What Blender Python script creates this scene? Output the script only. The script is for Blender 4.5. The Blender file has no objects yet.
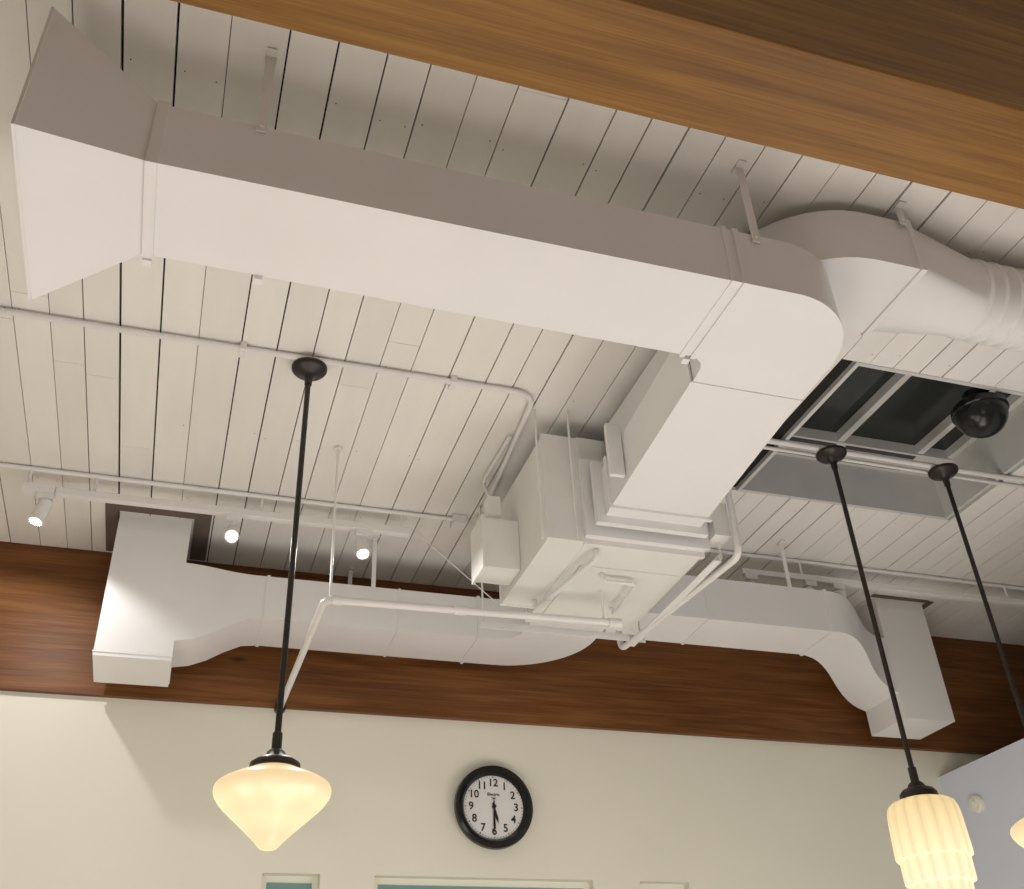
import bpy, bmesh, math, random
from mathutils import Vector, Matrix
random.seed(11)
E = 1.6            # eye height: all z below are relative to it
H = 2.614          # ceiling (rel.)
D = 5.2            # back wall
scene = bpy.context.scene
scene.view_settings.view_transform = 'Standard'

# ------------------------------------------------------------------ materials
def mat(name, col, rough=0.5, var=0.0, scale=6.0, stretch=(1,1,1), emis=None, estr=0.0, bump=0.0, metal=0.0, island=0.0, spec=0.5):
    m = bpy.data.materials.new(name); m.use_nodes = True
    nt = m.node_tree; b = nt.nodes['Principled BSDF']
    b.inputs['Roughness'].default_value = rough
    b.inputs['Metallic'].default_value = metal
    b.inputs['Specular IOR Level'].default_value = spec
    tc = nt.nodes.new('ShaderNodeTexCoord'); mp = nt.nodes.new('ShaderNodeMapping')
    mp.inputs['Scale'].default_value = stretch
    nt.links.new(tc.outputs['Object'], mp.inputs['Vector'])
    no = nt.nodes.new('ShaderNodeTexNoise'); no.inputs['Scale'].default_value = scale
    no.inputs['Detail'].default_value = 4
    nt.links.new(mp.outputs[0], no.inputs['Vector'])
    rp = nt.nodes.new('ShaderNodeValToRGB')
    rp.color_ramp.elements[0].position = 0.3; rp.color_ramp.elements[1].position = 0.7
    rp.color_ramp.elements[0].color = tuple(c*(1-var) for c in col)+(1,)
    rp.color_ramp.elements[1].color = tuple(min(1,c*(1+var)) for c in col)+(1,)
    nt.links.new(no.outputs['Fac'], rp.inputs['Fac'])
    out = rp.outputs['Color']
    if island:
        g = nt.nodes.new('ShaderNodeNewGeometry')
        mr = nt.nodes.new('ShaderNodeMapRange'); mr.inputs['To Min'].default_value = 1-island; mr.inputs['To Max'].default_value = 1.0
        nt.links.new(g.outputs['Random Per Island'], mr.inputs['Value'])
        mx = nt.nodes.new('ShaderNodeVectorMath'); mx.operation = 'SCALE'
        nt.links.new(out, mx.inputs[0]); nt.links.new(mr.outputs[0], mx.inputs['Scale'])
        out = mx.outputs[0]
    nt.links.new(out, b.inputs['Base Color'])
    if emis:
        b.inputs['Emission Color'].default_value = emis+(1,)
        b.inputs['Emission Strength'].default_value = estr
    if bump:
        bp = nt.nodes.new('ShaderNodeBump'); bp.inputs['Strength'].default_value = bump; bp.inputs['Distance'].default_value = 0.01
        nt.links.new(no.outputs['Fac'], bp.inputs['Height']); nt.links.new(bp.outputs[0], b.inputs['Normal'])
    return m

def opal(name, ztop, zbot, ctop, cmid, cbot, ribs=0, amp=0.0, rings=0):
    """lit opal glass: colour varies with height in the shade (bulb position), flute shading painted into emission strength"""
    m = bpy.data.materials.new(name); m.use_nodes=True
    nt=m.node_tree; b=nt.nodes['Principled BSDF']; b.inputs['Roughness'].default_value=.25
    b.inputs['Base Color'].default_value=(.22,.20,.16,1)
    tc=nt.nodes.new('ShaderNodeTexCoord'); sp=nt.nodes.new('ShaderNodeSeparateXYZ'); nt.links.new(tc.outputs['Object'],sp.inputs[0])
    mr=nt.nodes.new('ShaderNodeMapRange'); mr.inputs['From Min'].default_value=zbot; mr.inputs['From Max'].default_value=ztop
    nt.links.new(sp.outputs['Z'],mr.inputs['Value'])
    rp=nt.nodes.new('ShaderNodeValToRGB'); e=rp.color_ramp.elements
    e[0].position=0; e[0].color=cbot+(1,); e[1].position=1; e[1].color=ctop+(1,); k=e.new(.5); k.color=cmid+(1,)
    nt.links.new(mr.outputs[0],rp.inputs['Fac'])
    nt.links.new(rp.outputs[0],b.inputs['Emission Color'])
    b.inputs['Emission Strength'].default_value=.78
    def M(op,a,bv=None):
        n=nt.nodes.new('ShaderNodeMath'); n.operation=op
        for i,v in enumerate((a,bv)):
            if v is None: continue
            if isinstance(v,(int,float)): n.inputs[i].default_value=v
            else: nt.links.new(v,n.inputs[i])
        return n.outputs[0]
    if ribs:
        a=M('ARCTAN2',sp.outputs['Y'],sp.outputs['X']); s=M('ABSOLUTE',M('SINE',M('MULTIPLY',a,ribs/2)))
        st=M('ADD',M('MULTIPLY',M('POWER',s,.6),amp),.80-amp)
        nt.links.new(st,b.inputs['Emission Strength'])
    if rings:
        s=M('SINE',M('MULTIPLY',sp.outputs['Z'],rings)); st=M('ADD',M('MULTIPLY',s,amp),.76)
        nt.links.new(st,b.inputs['Emission Strength'])
    return m

def wood(name, c0, c1, c2, rough=0.45):
    m = bpy.data.materials.new(name); m.use_nodes = True
    nt = m.node_tree; b = nt.nodes['Principled BSDF']; b.inputs['Roughness'].default_value = rough
    b.inputs['Specular IOR Level'].default_value = 0.25
    tc = nt.nodes.new('ShaderNodeTexCoord')
    def noise(sc, s, det, dist=0):
        mp = nt.nodes.new('ShaderNodeMapping'); mp.inputs['Scale'].default_value = sc
        nt.links.new(tc.outputs['Object'], mp.inputs['Vector'])
        n = nt.nodes.new('ShaderNodeTexNoise'); n.inputs['Scale'].default_value = s; n.inputs['Detail'].default_value = det; n.inputs['Distortion'].default_value = dist
        nt.links.new(mp.outputs[0], n.inputs['Vector']); return n.outputs['Fac']
    n1=noise((.8,14,14),1.8,8,.8); n2=noise((2.5,130,130),1.6,3); n3=noise((.5,2.5,2.5),1.6,2)
    def mix(f,a,c):
        x=nt.nodes.new('ShaderNodeMix'); x.data_type='FLOAT'; x.inputs[0].default_value=f
        nt.links.new(a,x.inputs[2]); nt.links.new(c,x.inputs[3]); return x.outputs[0]
    f=mix(.30,mix(.42,n1,n2),n3)
    rp = nt.nodes.new('ShaderNodeValToRGB'); e = rp.color_ramp.elements
    e[0].position = .38; e[0].color = c0+(1,); e[1].position = .62; e[1].color = c2+(1,)
    k = e.new(.5); k.color = c1+(1,)
    nt.links.new(f, rp.inputs['Fac'])
    mp = nt.nodes.new('ShaderNodeMapping'); mp.inputs['Scale'].default_value = (.9,2.6,2.6)
    nt.links.new(tc.outputs['Object'], mp.inputs['Vector'])
    vo = nt.nodes.new('ShaderNodeTexVoronoi'); vo.inputs['Scale'].default_value=1.3; nt.links.new(mp.outputs[0],vo.inputs['Vector'])
    kr = nt.nodes.new('ShaderNodeMapRange'); kr.inputs['From Min'].default_value=.03; kr.inputs['From Max'].default_value=.07; kr.inputs['To Min'].default_value=.35; kr.inputs['To Max'].default_value=1
    nt.links.new(vo.outputs['Distance'],kr.inputs['Value'])
    sc = nt.nodes.new('ShaderNodeVectorMath'); sc.operation='SCALE'; nt.links.new(rp.outputs[0],sc.inputs[0]); nt.links.new(kr.outputs[0],sc.inputs['Scale'])
    nt.links.new(sc.outputs[0], b.inputs['Base Color'])
    bp = nt.nodes.new('ShaderNodeBump'); bp.inputs['Strength'].default_value = .1; bp.inputs['Distance'].default_value = .01
    nt.links.new(n2, bp.inputs['Height']); nt.links.new(bp.outputs[0], b.inputs['Normal'])
    return m

M_plank = mat('ceiling_paint', (.83,.815,.78), .7, .02, 3.0, (4,.6,1), island=.06)
M_gap   = mat('gap_dark', (.012,.010,.008), .9)
M_nail  = mat('nail_dark', (.06,.045,.035), .8)
M_duct  = mat('duct_paint', (.78,.775,.775), .30, .02, 2.5)
M_unit  = mat('unit_paint', (.76,.755,.73), .45, .03, 4)
M_pipe  = mat('pipe_paint', (.76,.75,.74), .4, .03, 8)
M_wall  = mat('wall_paint', (.78,.765,.66), .8, .015, 2)
M_wallR = mat('wall_paint_cool', (.66,.71,.82), .8, .015, 2)
M_bronze= mat('dark_bronze', (.028,.022,.020), .38, .1, 20, metal=.3)
M_black = mat('black_gloss', (.010,.010,.010), .22, spec=.35)
M_face  = mat('clock_face', (.74,.73,.73), .5, .01)
M_ink   = mat('clock_ink', (.01,.01,.012), .5)
M_shade = opal('opal_glass_lit',.13,-.13,(1.0,.68,.34),(1.22,.92,.50),(1.12,.80,.42),rings=90,amp=.03)
M_shade2= opal('opal_glass_lit_ribbed',.10,-.25,(1.0,.74,.34),(1.3,1.02,.58),(1.2,.97,.64),ribs=16,amp=.20)
M_bulb  = mat('led_lens', (1,1,1), .3, emis=(1,.95,.88), estr=16)
M_glass = mat('night_glass', (.022,.025,.023), .12)
M_sash  = mat('skylight_paint', (.60,.60,.59), .5, .03)
M_sashd = mat('skylight_dark', (.05,.05,.05), .5)
M_teal  = mat('window_glass', (.16,.26,.26), .2, emis=(.30,.55,.50), estr=.10)
M_trim  = mat('trim_paint', (.80,.80,.70), .5)
M_floor = wood('floor_wood', (.24,.17,.12),(.36,.27,.19),(.45,.35,.26))
M_beamN = wood('beam_wood_fir', (.130,.056,.010),(.190,.085,.014),(.260,.128,.026))
M_beamB = wood('beam_wood_red', (.100,.038,.012),(.155,.060,.017),(.225,.096,.030))
M_patch = mat('opening_dark', (.13,.10,.085), .8, .1)

# ------------------------------------------------------------------ mesh builder
class MB:
    def __init__(s, name): s.name=name; s.v=[]; s.f=[]; s.m=[]; s.sm=[]; s.mats=[]
    def mi(s, m):
        if m not in s.mats: s.mats.append(m)
        return s.mats.index(m)
    def add(s, verts, faces, m, smooth=True):
        o=len(s.v); s.v+= [tuple(p) for p in verts]; i=s.mi(m)
        for f in faces: s.f.append(tuple(a+o for a in f)); s.m.append(i); s.sm.append(smooth)
    def box(s,x0,x1,y0,y1,z0,z1,m):
        v=[(x,y,z) for z in (z0,z1) for y in (y0,y1) for x in (x0,x1)]
        s.add(v,[(0,2,3,1),(4,5,7,6),(0,1,5,4),(2,6,7,3),(0,4,6,2),(1,3,7,5)],m,False)
    def rings(s, rings, m, cap0=True, cap1=True, closed=True):
        n=len(rings[0]); v=[p for r in rings for p in r]; f=[]
        for i in range(len(rings)-1):
            for j in range(n if closed else n-1):
                k=(j+1)%n; f.append((i*n+j,i*n+k,(i+1)*n+k,(i+1)*n+j))
        if cap0: f.append(tuple(range(n-1,-1,-1)))
        if cap1: f.append(tuple((len(rings)-1)*n+j for j in range(n)))
        s.add(v,f,m)
    def duct(s, A, B, z0, z1, m, cap0=True, cap1=True, brk=0.0):
        n=len(A); zz0=z0 if isinstance(z0,(list,tuple)) else [z0]*n; zz1=z1 if isinstance(z1,(list,tuple)) else [z1]*n
        R=[[(A[i][0],A[i][1],zz1[i]),(A[i][0],A[i][1],zz0[i]),(B[i][0],B[i][1],zz0[i]),(B[i][0],B[i][1],zz1[i])] for i in range(n)]
        for i in range(n-1):
            r,q=R[i],R[i+1]
            L=(Vector(r[1])-Vector(q[1])).length
            for j in range(4):
                k=(j+1)%4
                if brk and j in (0,1) and L>.45:
                    P=[Vector(r[j]),Vector(r[k]),Vector(q[k]),Vector(q[j])]
                    c=sum(P,Vector())/4
                    c+= Vector((0,0,-brk)) if j==1 else Vector((0,-brk*.2,0))
                    s.add(P+[c],[(0,1,4),(1,2,4),(2,3,4),(3,0,4)],m,False)
                else:
                    s.add([r[j],r[k],q[k],q[j]],[(0,1,2,3)],m,True)
        if cap0: s.add(R[0],[(0,1,2,3)],m,False)
        if cap1: s.add(R[-1],[(3,2,1,0)],m,False)
    def tube(s, pts, r, m, n=12, caps=True):
        pts=[Vector(p) for p in pts]; R=[]; up=None
        for i,p in enumerate(pts):
            t=(pts[min(i+1,len(pts)-1)]-pts[max(i-1,0)]).normalized()
            if up is None:
                up=Vector((0,0,1)) if abs(t.z)<.9 else Vector((1,0,0))
            a=t.cross(up).normalized(); up=a.cross(t).normalized()
            R.append([tuple(p+a*math.cos(2*math.pi*k/n)*r+up*math.sin(2*math.pi*k/n)*r) for k in range(n)])
        s.rings(R,m,caps,caps)
    def lathe(s, prof, cx, cy, m, n=48, mod=None, caps=(True,True)):
        R=[]
        for r,z in prof:
            R.append([(cx+max(r,1e-4)*(mod(k/n,r,z) if mod else 1)*math.cos(2*math.pi*k/n), cy+max(r,1e-4)*(mod(k/n,r,z) if mod else 1)*math.sin(2*math.pi*k/n), z) for k in range(n)])
        s.rings(R,m,*caps)
    def done(s, sharp=25, bevel=0, origin=None):
        cs=origin or [(min(p[i] for p in s.v)+max(p[i] for p in s.v))/2 for i in range(3)]
        me=bpy.data.meshes.new(s.name)
        me.from_pydata([(p[0]-cs[0],p[1]-cs[1],p[2]-cs[2]) for p in s.v],[],s.f)
        for m in s.mats: me.materials.append(m)
        for p,i,sm in zip(me.polygons,s.m,s.sm): p.material_index=i; p.use_smooth=sm
        bm=bmesh.new(); bm.from_mesh(me)
        bmesh.ops.remove_doubles(bm,verts=bm.verts,dist=1e-5)
        bmesh.ops.recalc_face_normals(bm,faces=bm.faces); bm.to_mesh(me); bm.free()
        me.set_sharp_from_angle(angle=math.radians(sharp))
        ob=bpy.data.objects.new(s.name,me); bpy.context.collection.objects.link(ob)
        ob.location=(cs[0],cs[1],cs[2]+E)
        if bevel:
            b=ob.modifiers.new('b','BEVEL'); b.width=bevel; b.segments=2; b.limit_method='ANGLE'
        return ob

def arc(cx,cy,r,a0,a1,n):
    return [(cx+r*math.cos(math.radians(a0+(a1-a0)*i/n)),cy+r*math.sin(math.radians(a0+(a1-a0)*i/n))) for i in range(n+1)]
def rounded(pts, rad, n=8):
    pts=[Vector(p) for p in pts]; out=[pts[0]]
    for i in range(1,len(pts)-1):
        a=(pts[i-1]-pts[i]).normalized(); b=(pts[i+1]-pts[i]).normalized()
        p0=pts[i]+a*rad; p1=pts[i]+b*rad
        for k in range(n+1):
            t=k/n; out.append(p0*(1-t)**2+pts[i]*2*t*(1-t)+p1*t*t)
    out.append(pts[-1]); return out

# ------------------------------------------------------------------ room shell
b=MB('floor'); b.box(-4,9,-4,5.4,-E-.1,-E,M_floor); b.done()

SX0,SX1,SY0,SY1=2.5,3.75,2.74,3.80      # skylight opening
b=MB('ceiling')
x=-4.0
while x<9:
    pitch=random.choice([.118,.13,.14,.14,.15,.16])
    g=random.choice([.0025,.003,.0035,.006,.008,.011])
    xa,xb=x+g/2,x+pitch-g/2
    segs=[(-4.0,5.4)]
    if xb>SX0 and xa<SX1: segs=[(-4.0,SY0),(SY1,5.4)]
    for (ya,yb) in segs:
        ys=[ya]
        c=ya+random.uniform(1.5,4.5)
        while c<yb-.6: ys.append(c); c+=random.uniform(3,5)
        ys.append(yb)
        for i in range(len(ys)-1):
            dz=random.uniform(0,.002)
            b.box(xa,xb,ys[i]+.0006,ys[i+1]-.0006,H+dz,H+.02,M_plank)
    for yy in [1.45+.61*k for k in range(7)]:
        if SX0-.2<x<SX1 and SY0-.05<yy<SY1+.05: continue
        for xx in (x+.025,x+pitch-.025):
            if random.random()<.35:
                y2=yy+random.uniform(-.02,.02); r=.0027
                b.add([(xx+r*math.cos(a),y2+r*math.sin(a),H-.0012) for a in [k*math.pi/3 for k in range(6)]],[(0,1,2,3,4,5)],M_nail,False)
    x+=pitch
for (x0,x1,y0,y1) in ((-4,SX0,-4,5.4),(SX1,9,-4,5.4),(SX0,SX1,-4,SY0),(SX0,SX1,SY1,5.4)):
    b.box(x0,x1,y0,y1,H+.021,H+.05,M_gap)
b.done()

b=MB('wall_back')
T=.16
def wb(x0,x1,z0,z1): b.box(x0,x1,D,D+T,z0,z1,M_wall)
zt=1.06; zb=-.4
wb(-4,9,zt,H+.02); wb(-4,9,-E,zb)
for x0,x1 in ((-4,.48),(.75,1.01),(2.14,2.40),(2.68,9)): wb(x0,x1,zb,zt)
b.done()
for i,(x0,x1) in enumerate(((.48,.75),(1.01,2.14),(2.40,2.68))):
    w=MB('window_%d'%(i+1)); t=.028; y0=D+.06; y1=D+.10
    w.box(x0,x1,y0,y1,zt-t,zt,M_trim); w.box(x0,x1,y0,y1,zb,zb+t,M_trim)
    w.box(x0,x0+t,y0,y1,zb+t,zt-t,M_trim); w.box(x1-t,x1,y0,y1,zb+t,zt-t,M_trim)
    w.box(x0+t,x1-t,y0+.015,y1-.01,zb+t,zt-t,M_teal); w.done()
b=MB('wall_right'); b.box(4.45,4.57,-4,D,-E,1.69,M_wallR); b.done()
b=MB('wall_left'); b.box(-4.15,-4.0,-4,5.36,-E,H+.02,M_wall); b.done()
b=MB('wall_front'); b.box(-4,9,-4.15,-4.0,-E,H+.02,M_wall); b.done()

b=MB('ceiling_beam'); b.box(-4,9,D-.035,D-.002,1.847,H-.001,M_beamB); b.done()
b=MB('ceiling_beam'); b.box(-4,9,1.07,1.324,1.885,H-.001,M_beamN); b.done(bevel=.004)

# ------------------------------------------------------------------ skylight
b=MB('skylight')
ZS=2.89; t=.02
b.box(SX0-.0,SX0+t,SY0,SY1,H-.002,ZS,M_sash); b.box(SX1-t,SX1,SY0,SY1,H-.002,ZS,M_sash)
b.box(SX0+t,SX1-t,SY0,SY0+t,H-.002,ZS,M_sash); b.box(SX0+t,SX1-t,SY1-t,SY1,H-.002,ZS,M_sash)
b.box(SX0,SX1,SY0,SY1,ZS+.03,ZS+.045,M_glass)
for xm in (SX0+.04,3.04,3.52,SX1-.04): b.box(xm-.018,xm+.018,SY0+t,SY1-t,ZS-.02,ZS+.029,M_sash)
b.box(SX0+t,SX1-t,SY0+t,SY0+.07,ZS-.02,ZS+.029,M_sash)
b.box(SX0+t,SX1-t,SY1-.20,SY1-t,ZS-.03,ZS+.029,M_sash)
for k,yy in enumerate((SY1-.185,SY1-.13,SY1-.075)):
    for x0,x1 in ((2.62,3.02),(3.08,3.50)): b.box(x0,x1,yy,yy+.028,ZS-.034,ZS-.03,M_sashd)
b.done()

b=MB('dark_opening_plate_1'); b.box(-.47,-.41,4.60,5.14,H-.006,H-.001,M_patch); b.box(-.05,.03,4.60,5.14,H-.006,H-.001,M_patch); b.box(-.41,-.05,4.60,4.70,H-.006,H-.001,M_patch); b.done()  # dark flat plates stand in for the recess shade around the duct drops
b=MB('dark_opening_plate_2'); b.box(4.30,4.34,4.70,5.14,H-.006,H-.001,M_patch); b.box(3.90,4.30,4.69,4.72,H-.006,H-.001,M_patch); b.done()

# ------------------------------------------------------------------ main lower duct
ZB,ZT=2.085,2.305
b=MB('air_duct')
b.duct([(-.27,1.94),(.58,1.94),(1.43,1.94)],[(-.27,2.285),(.58,2.292),(1.43,2.30)],[ZB+.005,ZB,ZB],[ZT+.01,ZT,ZT],M_duct,False,False,brk=.028)
b.duct([(-.55,1.83),(-.27,1.94)],[(-.55,2.46),(-.27,2.285)],[2.005,ZB+.005],[2.46,ZT+.01],M_duct,False,False)
b.duct([(-.558,1.828),(-.55,1.828)],[(-.558,2.462),(-.55,2.462)],2.003,2.462,M_duct,False,False)
N=20
outer=[(1.43,1.94)]+arc(1.62,2.24,.30,-90,0,N)+[(1.925,2.42)]
inner=[(1.43,2.30)]+arc(1.43,2.37,.07,-90,0,N)+[(1.505,2.42)]
b.duct(outer,inner,ZB,ZT,M_duct,False,False)
b.duct([(1.925,2.42),(1.99,3.36)],[(1.50,2.42),(1.56,3.36)],[ZB,ZB],[ZT,ZT],M_duct,False,True,brk=.012)
def rib(bb,axis,p,a0,a1,z0,z1,wd=.02,e=.008,m=M_duct):
    if axis=='x': bb.box(p-wd/2,p+wd/2,a0-e,a1+e,z0-e,z1+e,m)
    else: bb.box(a0-e,a1+e,p-wd/2,p+wd/2,z0-e,z1+e,m)
rib(b,'x',-.255,1.94,2.285,ZB+.004,ZT+.008,.03,.008)
rib(b,'x',1.405,1.94,2.30,ZB,ZT,.018,.006); rib(b,'x',1.445,1.94,2.30,ZB,ZT,.018,.006)
rib(b,'y',2.43,1.50,1.925,ZB,ZT,.014,.004)
rib(b,'y',3.26,1.555,1.985,ZB,ZT,.02,.014)
rib(b,'y',3.35,1.54,2.0,ZB-.015,ZT+.02,.03,.020)
rib(b,'y',3.405,1.52,2.02,ZB-.04,ZT+.05,.03,.03)
for xx,yy in ((-.255,2.295),(.05,2.29),(1.425,2.31)): b.box(xx-.012,xx+.012,yy-.005,yy+.02,ZB-.012,ZB+.012,M_duct)
b.box(1.475,1.535,3.07,3.09,2.11,2.35,M_duct)
b.done()

# ------------------------------------------------------------------ upper duct
U0,U1=2.34,2.56
b=MB('air_duct')
o=[(1.62,3.40),(1.62,2.34)]+arc(2.0,2.34,.38,180,270,24)+[(2.17,1.96)]
i_=[(1.96,3.40),(1.96,2.34)]+arc(2.0,2.34,.04,180,270,24)+[(2.17,2.30)]
b.duct(o,i_,U0,U1,M_duct,True,False)
rib(b,'x',2.17,1.96,2.30,U0,U1,.02,.009)
def rrect(x,y0,y1,z0,z1,n=48):
    P=[];cy,cz=(y0+y1)/2,(z0+z1)/2;hy,hz=(y1-y0)/2,(z1-z0)/2
    for k in range(n):
        a=2*math.pi*(k+.5)/n; c,s_=math.cos(a),math.sin(a); q=max(abs(c),abs(s_)); P.append((x,cy+hy*c/q,cz+hz*s_/q))
    return P
def circ(x,cy,cz,r,n=48): return [(x,cy+r*math.cos(2*math.pi*(k+.5)/n),cz+r*math.sin(2*math.pi*(k+.5)/n)) for k in range(n)]
b.rings([rrect(2.17,1.96,2.30,U0,U1),circ(2.50,2.15,2.455,.141)],M_duct,False,False)
R=[]; xx=2.50
while xx<6.0:
    for dx,rr in ((0,.141),(.016,.141),(.024,.149),(.034,.149),(.042,.141)): R.append(circ(xx+dx,2.15,2.455,rr))
    xx+=.065
b.rings(R,M_duct,False,True)
b.done(sharp=40)

# ------------------------------------------------------------------ left vertical drop + back run
L0,L1=2.12,2.345
b=MB('air_duct')
b.duct([(-.40,4.72),(-.06,4.72)],[(-.40,5.06),(-.06,5.06)],1.87,H-.002,M_duct)
xs=[-.06,.02,.10,.18,.26,.34]; zs=[1.97,1.985,2.02,2.07,2.11,L0]
b.duct([(x_,4.72) for x_ in xs]+[(1.0,4.72)],[(x_,5.06) for x_ in xs]+[(1.0,5.06)],zs+[L0],[2.375,2.37,2.36,2.35,L1,L1,L1],M_duct,False,False)
b.duct([(1.0,4.72),(1.50,4.72)]+arc(1.50,4.60,.12,90,0,16)+[(1.62,4.23)],[(1.0,5.06),(1.60,5.06)]+arc(1.60,4.64,.42,90,0,16)+[(2.02,4.23)],L0,L1,M_duct,False,True)
rib(b,'x',.34,4.72,5.06,L0,L1,.016,.005); rib(b,'x',1.42,4.72,5.06,L0,L1,.016,.006); rib(b,'x',1.0,4.72,5.06,L0,L1,.012,.004)
b.box(-.404,-.056,4.716,5.064,1.887,1.894,M_duct)
b.done()
b=MB('air_duct')
n=14
A=[(2.03,4.25),(3.25,4.25)]; B=[(2.03,4.57),(3.20,4.57)]
for k in range(1,n+1):
    t_=k/n; s_=t_*t_*(3-2*t_)
    A.append((3.25+(3.94-3.25)*t_,4.25+.49*s_)); B.append((3.20+(3.94-3.20)*t_,4.57+.50*s_))
b.duct(A,B,[L0,L0]+[L0-.10*(k/n)**2 for k in range(1,n+1)],[2.355]*(n+2),M_duct,True,False)
b.duct([(3.94,4.74),(4.28,4.74)],[(3.94,5.07),(4.28,5.07)],1.87,H-.002,M_duct)
rib(b,'x',3.22,4.25,4.57,L0,2.355,.016,.006); rib(b,'x',2.5,4.25,4.57,L0,2.355,.016,.004)
b.done()

# ------------------------------------------------------------------ air handler (with its hanging rails and rods)
b=MB('air_handler')
b.box(1.50,2.03,3.43,4.20,2.0,2.50,M_unit)
b.box(1.335,1.499,3.42,4.06,2.0,2.50,M_unit)
b.box(1.328,1.503,3.415,3.43,1.995,2.505,M_unit); b.box(1.328,1.503,4.06,4.075,1.995,2.505,M_unit)
b.box(1.49,2.035,3.42,3.44,1.99,2.515,M_unit); b.box(1.49,2.035,4.19,4.21,1.99,2.515,M_unit)
b.box(1.55,2.00,3.62,4.12,1.993,1.9995,M_unit)
b.box(1.165,1.333,3.78,3.94,2.03,2.27,M_unit)
b.box(1.16,1.172,3.77,3.95,2.02,2.28,M_unit)
b.box(1.20,1.26,3.80,3.86,2.27,2.40,M_unit)
b.box(2.05,2.085,3.38,4.30,1.955,1.96,M_pipe); b.box(2.08,2.085,3.38,4.30,1.96,1.99,M_pipe)
b.box(1.28,2.12,4.24,4.27,1.985,1.989,M_pipe); b.box(1.28,2.12,4.24,4.245,1.955,1.985,M_pipe)
for xx,yy in ((1.30,3.40),(2.10,3.40),(1.30,4.25),(2.10,4.25),(1.44,3.37)):
    b.tube([(xx,yy,1.98),(xx,yy,H-.002)],.005,M_pipe,8)
b.done()

# ------------------------------------------------------------------ hangers
def strap(x,y,z0,w=.028,d=.004):
    b=MB('duct_hanger_strap')
    b.box(x-w/2,x+w/2,y-d/2,y+d/2,z0,H-.001,M_pipe); b.box(x-w/2,x+w/2,y-.03,y+.03,H-.006,H-.001,M_pipe)
    b.tube([(x,y-.002,z0+.02),(x,y-.009,z0+.02)],.006,M_pipe,6)
    b.done()
strap(0.0,1.934,2.285); strap(1.515,1.934,2.27); strap(2.14,1.945,2.53)
strap(.86,4.70,2.33,.022); strap(.80,5.08,2.33,.022); strap(3.0,4.235,2.34,.022)

# ------------------------------------------------------------------ conduits and pipes
b=MB('electrical_conduit')
b.tube(rounded([(-3.9,3.28,H-.02),(1.26,3.27,H-.02),(1.33,4.44,H-.02),(1.33,4.44,2.30)],.10),.0125,M_pipe)
for xx in (-2,-.9,.05,.9): b.box(xx-.012,xx+.012,3.25,3.31,H-.036,H-.001,M_pipe)
b.tube(rounded([(1.25,3.60,H-.02),(1.24,4.0,H-.02),(1.24,3.86,2.40)],.06),.009,M_pipe)
b.done()
b=MB('electrical_conduit')
b.tube([(SX0-.12,3.34,H-.016),(7,3.34,H-.016)],.014,M_pipe)
b.tube([(SX0-.12,3.40,H-.012),(4.4,3.40,H-.012)],.009,M_pipe)
b.done()
b=MB('electrical_conduit')
b.tube([(-3.9,4.385,H-.015),(1.22,4.385,H-.015)],.011,M_pipe)
b.box(1.19,1.26,4.35,4.42,H-.05,H-.001,M_pipe)
b.tube([(2.35,4.385,H-.015),(7,4.40,H-.015)],.011,M_pipe)
b.done()
b=MB('sprinkler_pipe')
b.tube(rounded([(1.78,3.82,1.84),(.51,3.86,1.84),(.49,5.163,1.835)],.05),.016,M_pipe)
b.tube([(.58,3.858,1.84),(.54,3.86,1.84)],.020,M_pipe)
b.tube([(1.05,3.843,1.84),(1.10,3.841,1.84)],.020,M_pipe)
b.tube([(1.74,3.82,1.84),(1.80,3.82,1.84)],.022,M_pipe)
b.tube([(.49,5.13,1.835),(.49,5.163,1.835)],.030,M_bronze)
b.done()
b=MB('pipe_hanger_rod')
b.tube([(.53,3.86,1.858),(.53,3.90,H-.002)],.0055,M_pipe,8); b.tube([(.53,3.90,H-.014),(.53,3.90,H-.001)],.02,M_pipe,10)
b.done()
b=MB('pipe_hanger_rod')
b.tube([(1.72,3.82,1.857),(1.72,3.82,1.990)],.0055,M_pipe,8)
b.done()
b=MB('brace_wire')
b.tube([(1.0,4.38,2.50),(1.32,4.10,2.02)],.003,M_pipe,6)
b.done()
b=MB('refrigerant_pipe')
b.tube(rounded([(2.14,3.32,2.30),(2.14,3.32,1.96),(2.04,4.36,1.96),(2.04,4.36,2.11)],.05),.015,M_pipe)
b.tube(rounded([(1.56,3.47,1.992),(1.56,3.47,1.955),(1.47,4.00,1.955),(1.47,4.00,1.998)],.03),.012,M_pipe)
b.tube(rounded([(1.66,3.66,1.990),(1.66,3.66,1.955),(1.82,3.66,1.955),(1.84,3.98,1.955),(1.84,3.98,1.990)],.025),.008,M_pipe)
b.box(2.055,2.13,3.34,3.44,2.06,2.22,M_unit)
b.done()

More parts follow.
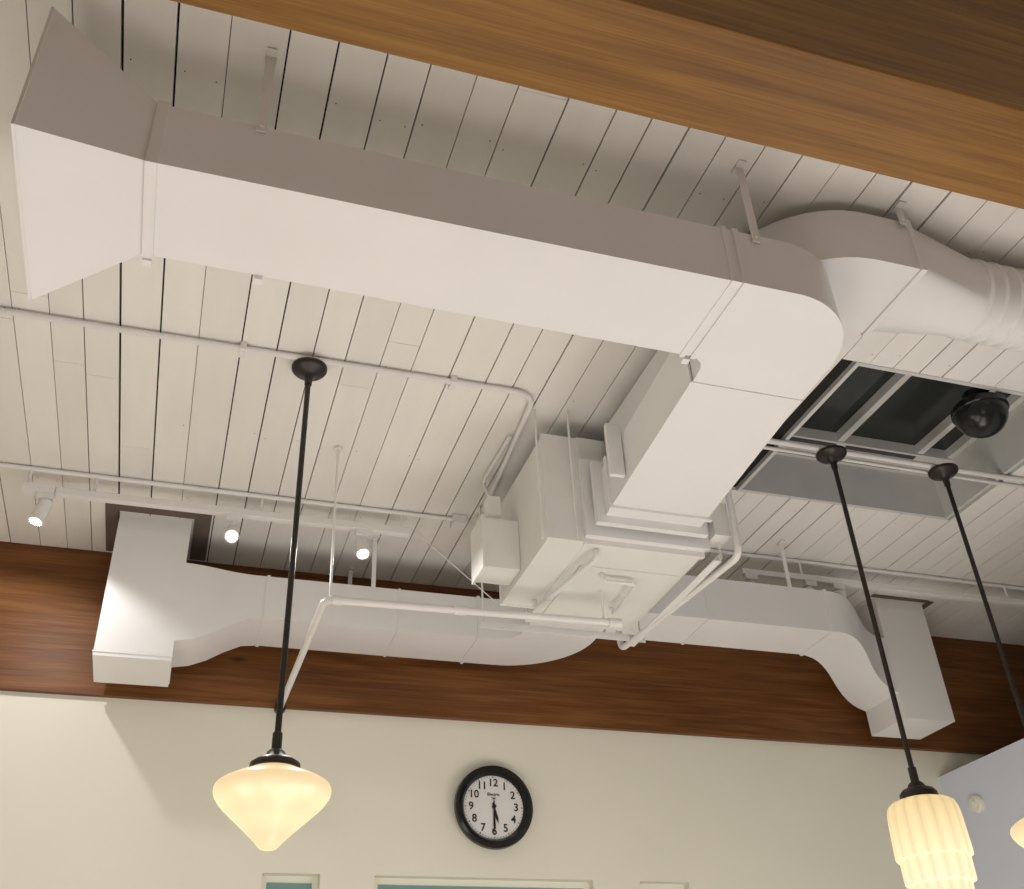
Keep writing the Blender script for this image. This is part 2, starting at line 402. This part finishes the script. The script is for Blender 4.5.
# ------------------------------------------------------------------ pendants
def canopy(b,x,y):
    b.lathe([(.066,H-.030),(.071,H-.034),(.070,H-.045),(.060,H-.056),(.030,H-.066),(.016,H-.085),(.014,H-.12)],x,y,M_bronze,32)
def pendantA(x,y):
    b=MB('pendant_lamp'); canopy(b,x,y)
    b.tube([(x,y,1.05),(x,y,H-.09)],.0105,M_bronze,12)
    b.lathe([(.012,1.10),(.016,1.095),(.016,1.045),(.028,1.035),(.034,1.020),(.058,1.012),(.078,.998),(.080,.982),(.074,.978)],x,y,M_bronze,40)
    b.lathe([(.074,.981),(.082,.975),(.105,.966),(.135,.953),(.160,.940),(.175,.929),(.180,.917),(.180,.907),(.176,.894),(.165,.877),(.147,.857),(.124,.836),(.099,.814),(.076,.793),(.056,.774),(.041,.760),(.034,.751),(.024,.742),(.010,.738),(.001,.737)],x,y,M_shade,64)
    return b.done(sharp=50,origin=(x,y,.86))
def pendantB(x,y):
    b=MB('pendant_lamp'); canopy(b,x,y)
    b.tube([(x,y,1.07),(x,y,H-.09)],.0105,M_bronze,12)
    b.lathe([(.012,1.12),(.016,1.115),(.016,1.065),(.028,1.055),(.036,1.040),(.058,1.032),(.070,1.018),(.072,.998),(.066,.994)],x,y,M_bronze,40)
    def mod(t,r,z):
        a=(t*16)%1.0
        return 1-(.045*(1-abs(math.sin(math.pi*a))**.6) if r>.08 else 0)+.01
    b.lathe([(.064,1.0),(.078,.993),(.105,.987),(.122,.975),(.130,.955),(.134,.92),(.138,.79),(.136,.782),(.126,.778),(.125,.70),(.122,.694),(.108,.690),(.107,.63),(.09,.622),(.086,.60),(.001,.59)],x,y,M_shade2,160,mod)
    return b.done(sharp=30,origin=(x,y,.86))
pendantA(.315,3.31); pendantB(2.745,3.34); pendantA(3.37,3.34)

# ------------------------------------------------------------------ track lights
def track(x0,x1,y,zb,stems,name='track_light_rail'):
    b=MB(name); b.box(x0,x1,y-.018,y+.018,zb,zb+.036,M_pipe)
    for s_ in stems: b.tube([(s_,y,zb+.034),(s_,y,H-.026)],.007,M_pipe,8)
    b.done(bevel=.003)
TY=4.385
track(-.66,.98,TY,2.475,(-.5,.25,.93)); track(3.10,6.5,TY,2.475,(3.2,4.6,6.0))
def head(x,y,z,dirv):
    b=MB('track_spotlight'); d=Vector(dirv).normalized(); p=Vector((x,y,z))
    b.box(x-.035,x+.035,y-.016,y+.016,z+.062,z+.091,M_pipe)
    b.tube([(x,y,z),(x,y,z+.065)],.009,M_pipe,8)
    b.tube([tuple(p-d*.055),tuple(p-d*.05),tuple(p+d*.045)],.031,M_pipe,24)
    b.tube([tuple(p+d*.045),tuple(p+d*.055)],.034,M_pipe,24)
    b.tube([tuple(p+d*.0552),tuple(p+d*.0556)],.026,M_bulb,20)
    b.done()
    return p+d*.065,d
HZ=2.383
heads=[(-.70,HZ,(-.22,-.10,-.97)),(.13,HZ,(-.05,-.75,-.75)),(.74,HZ,(.05,-.45,-.9)),(2.87,HZ,(-.1,-.5,-.85)),(3.24,HZ,(.15,-.35,-.9)),(3.42,HZ,(.3,.5,-.85))]
HP=[head(x,TY,z,dv) for x,z,dv in heads]
b=MB('track_light_feed'); b.box(-.80,-.662,TY-.02,TY+.02,2.475,2.515,M_pipe); b.tube([(-.78,TY,2.5),(-.78,TY,H-.026)],.007,M_pipe,8); b.done()
b=MB('track_light_feed'); b.box(2.82,3.098,TY-.015,TY+.015,2.475,2.505,M_pipe); b.done()

# ------------------------------------------------------------------ clock
b=MB('wall_clock'); cx,cz=1.606,1.392; yF=D-.045
def disc(prof,m,n=72):
    R=[[(cx+max(r,1e-4)*math.cos(2*math.pi*k/n),y,cz+max(r,1e-4)*math.sin(2*math.pi*k/n)) for k in range(n)] for r,y in prof]
    b.rings(R,m,False,False)
disc([(.001,D-.001),(.184,D-.001),(.202,D-.02),(.209,D-.045),(.205,D-.066),(.192,D-.076),(.174,D-.072),(.163,D-.058),(.158,yF)],M_black)
disc([(.160,yF),(.001,yF)],M_face)
def text(s_,x,z,size,m=M_ink,dy=.002):
    cu=bpy.data.curves.new('t','FONT'); cu.body=s_; cu.size=size; cu.align_x='CENTER'; cu.align_y='CENTER'; cu.offset=size*.02
    ob=bpy.data.objects.new('t',cu); bpy.context.collection.objects.link(ob)
    bpy.context.view_layer.update()
    me=bpy.data.meshes.new_from_object(ob.evaluated_get(bpy.context.evaluated_depsgraph_get()))
    b.add([(x+v.co.x,yF-dy,z+v.co.y) for v in me.vertices],[tuple(p.vertices) for p in me.polygons],m,False)
    bpy.data.objects.remove(ob); bpy.data.meshes.remove(me)
for h in range(1,13):
    a=math.radians(h*30); text(str(h),cx+.120*math.sin(a),cz+.120*math.cos(a),.054)
for k in range(60):
    a=math.radians(k*6); r0,r1=(.149,.155) if k%5 else (.147,.155); w=.0012 if k%5 else .0025
    d_=Vector((math.sin(a),0,math.cos(a))); t_=Vector((math.cos(a),0,-math.sin(a))); c=Vector((cx,yF-.002,cz))
    b.add([c+d_*r0-t_*w,c+d_*r0+t_*w,c+d_*r1+t_*w,c+d_*r1-t_*w],[(0,1,2,3)],M_ink,False)
text('Electric',cx,cz+.062,.022); text('TIME',cx,cz+.042,.012)
def hand(ang,L,w,tail,y):
    a=math.radians(ang); d_=Vector((math.sin(a),0,math.cos(a))); t_=Vector((math.cos(a),0,-math.sin(a))); c=Vector((cx,y,cz))
    P=[c-d_*tail-t_*w*.6,c-d_*tail+t_*w*.6,c+d_*L*.7+t_*w,c+d_*L,c+d_*L*.7-t_*w]
    b.add([p+Vector((0,o_,0)) for o_ in (0,.002) for p in P],[(0,1,2,3,4),(9,8,7,6,5)]+[(i,(i+1)%5,(i+1)%5+5,i+5) for i in range(5)],M_ink,False)
hand(165,.085,.0065,.02,yF-.006); hand(181,.128,.005,.03,yF-.010); hand(178,.135,.0012,.04,yF-.013)
disc([(.001,yF-.016),(.010,yF-.016),(.010,yF-.004)],M_ink,20)
b.done(sharp=35)

b=MB('smoke_detector'); n=32
b.rings([[(4.449-dx,4.93+r*math.cos(2*math.pi*k/n),1.46+r*math.sin(2*math.pi*k/n)) for k in range(n)] for dx,r in ((0,.05),(.02,.05),(.032,.042),(.034,.02),(.045,.018),(.046,.001))],M_trim,False,False)
b.done()

b=MB('security_dome_camera'); x,y=3.21,2.87; z=H-.03
b.lathe([(.05,H+.06),(.05,H+.0),(.105,H-.005),(.120,H-.02),(.122,H-.045),(.117,H-.05)],x,y,M_black,40)
b.lathe([(.114,H-.045)]+[(.114*math.cos(math.radians(a)),H-.045-.114*math.sin(math.radians(a))) for a in range(6,91,7)],x,y,M_black,40)
b.box(x-.02,x+.02,SY0+.021,y,H+.03,H+.055,M_black)
b.done()

# ------------------------------------------------------------------ lights
def point(name,loc,e,col,r):
    l=bpy.data.lights.new(name,'POINT'); l.energy=e; l.color=col; l.shadow_soft_size=r
    o=bpy.data.objects.new(name,l); o.location=(loc[0],loc[1],loc[2]+E); bpy.context.collection.objects.link(o); return o
def spot(name,loc,d,e,col,ang,blend,r=.03):
    l=bpy.data.lights.new(name,'SPOT'); l.energy=e; l.color=col; l.shadow_soft_size=r; l.spot_size=math.radians(ang); l.spot_blend=blend
    o=bpy.data.objects.new(name,l); o.location=(loc[0],loc[1],loc[2]+E); o.rotation_euler=Vector(d).to_track_quat('-Z','Y').to_euler(); bpy.context.collection.objects.link(o); return o
WARM=(1,.96,.91)
for i,(x,y,z,e) in enumerate(((-1.2,2.8,-.4,48),(.8,2.5,-.5,40),(2.6,2.7,-.5,60),(.7,-.8,-.1,32),(-.2,1.5,-.8,38),(2.0,1.5,-.8,38))):
    point('added_fill_light',(x,y,z),e,WARM,.6)  # bodiless fill lights added below the view, no lamp stands there
for i,(p,d) in enumerate(HP):
    if i==0: spot('track_spot_light',p,(-.15,.4,-.8),26,(1,.97,.95),150,.3,.03)
    else: spot('track_spot_light',p,d,28,(1,.96,.92),110,.6)

w=bpy.data.worlds.new('World'); scene.world=w; w.use_nodes=True
w.node_tree.nodes['Background'].inputs[0].default_value=(1,.95,.9,1); w.node_tree.nodes['Background'].inputs[1].default_value=.08

# ------------------------------------------------------------------ camera
cam=bpy.data.cameras.new('camera'); cam.sensor_fit='HORIZONTAL'; cam.sensor_width=36; cam.lens=1027.8/1024*36; cam.clip_start=.02
co=bpy.data.objects.new('camera',cam); bpy.context.collection.objects.link(co)
X=Vector((.9519,.1367,.2742)); Z=Vector((-.0412,-.8297,.5566)); Y=Z.cross(X)
r=Vector((X.x,Y.x,Z.x)); dn=Vector((X.y,Y.y,Z.y)); fw=Vector((X.z,Y.z,Z.z))
m=Matrix(((r.x,-dn.x,-fw.x,0),(r.y,-dn.y,-fw.y,0),(r.z,-dn.z,-fw.z,E),(0,0,0,1)))
co.matrix_world=m
scene.camera=co
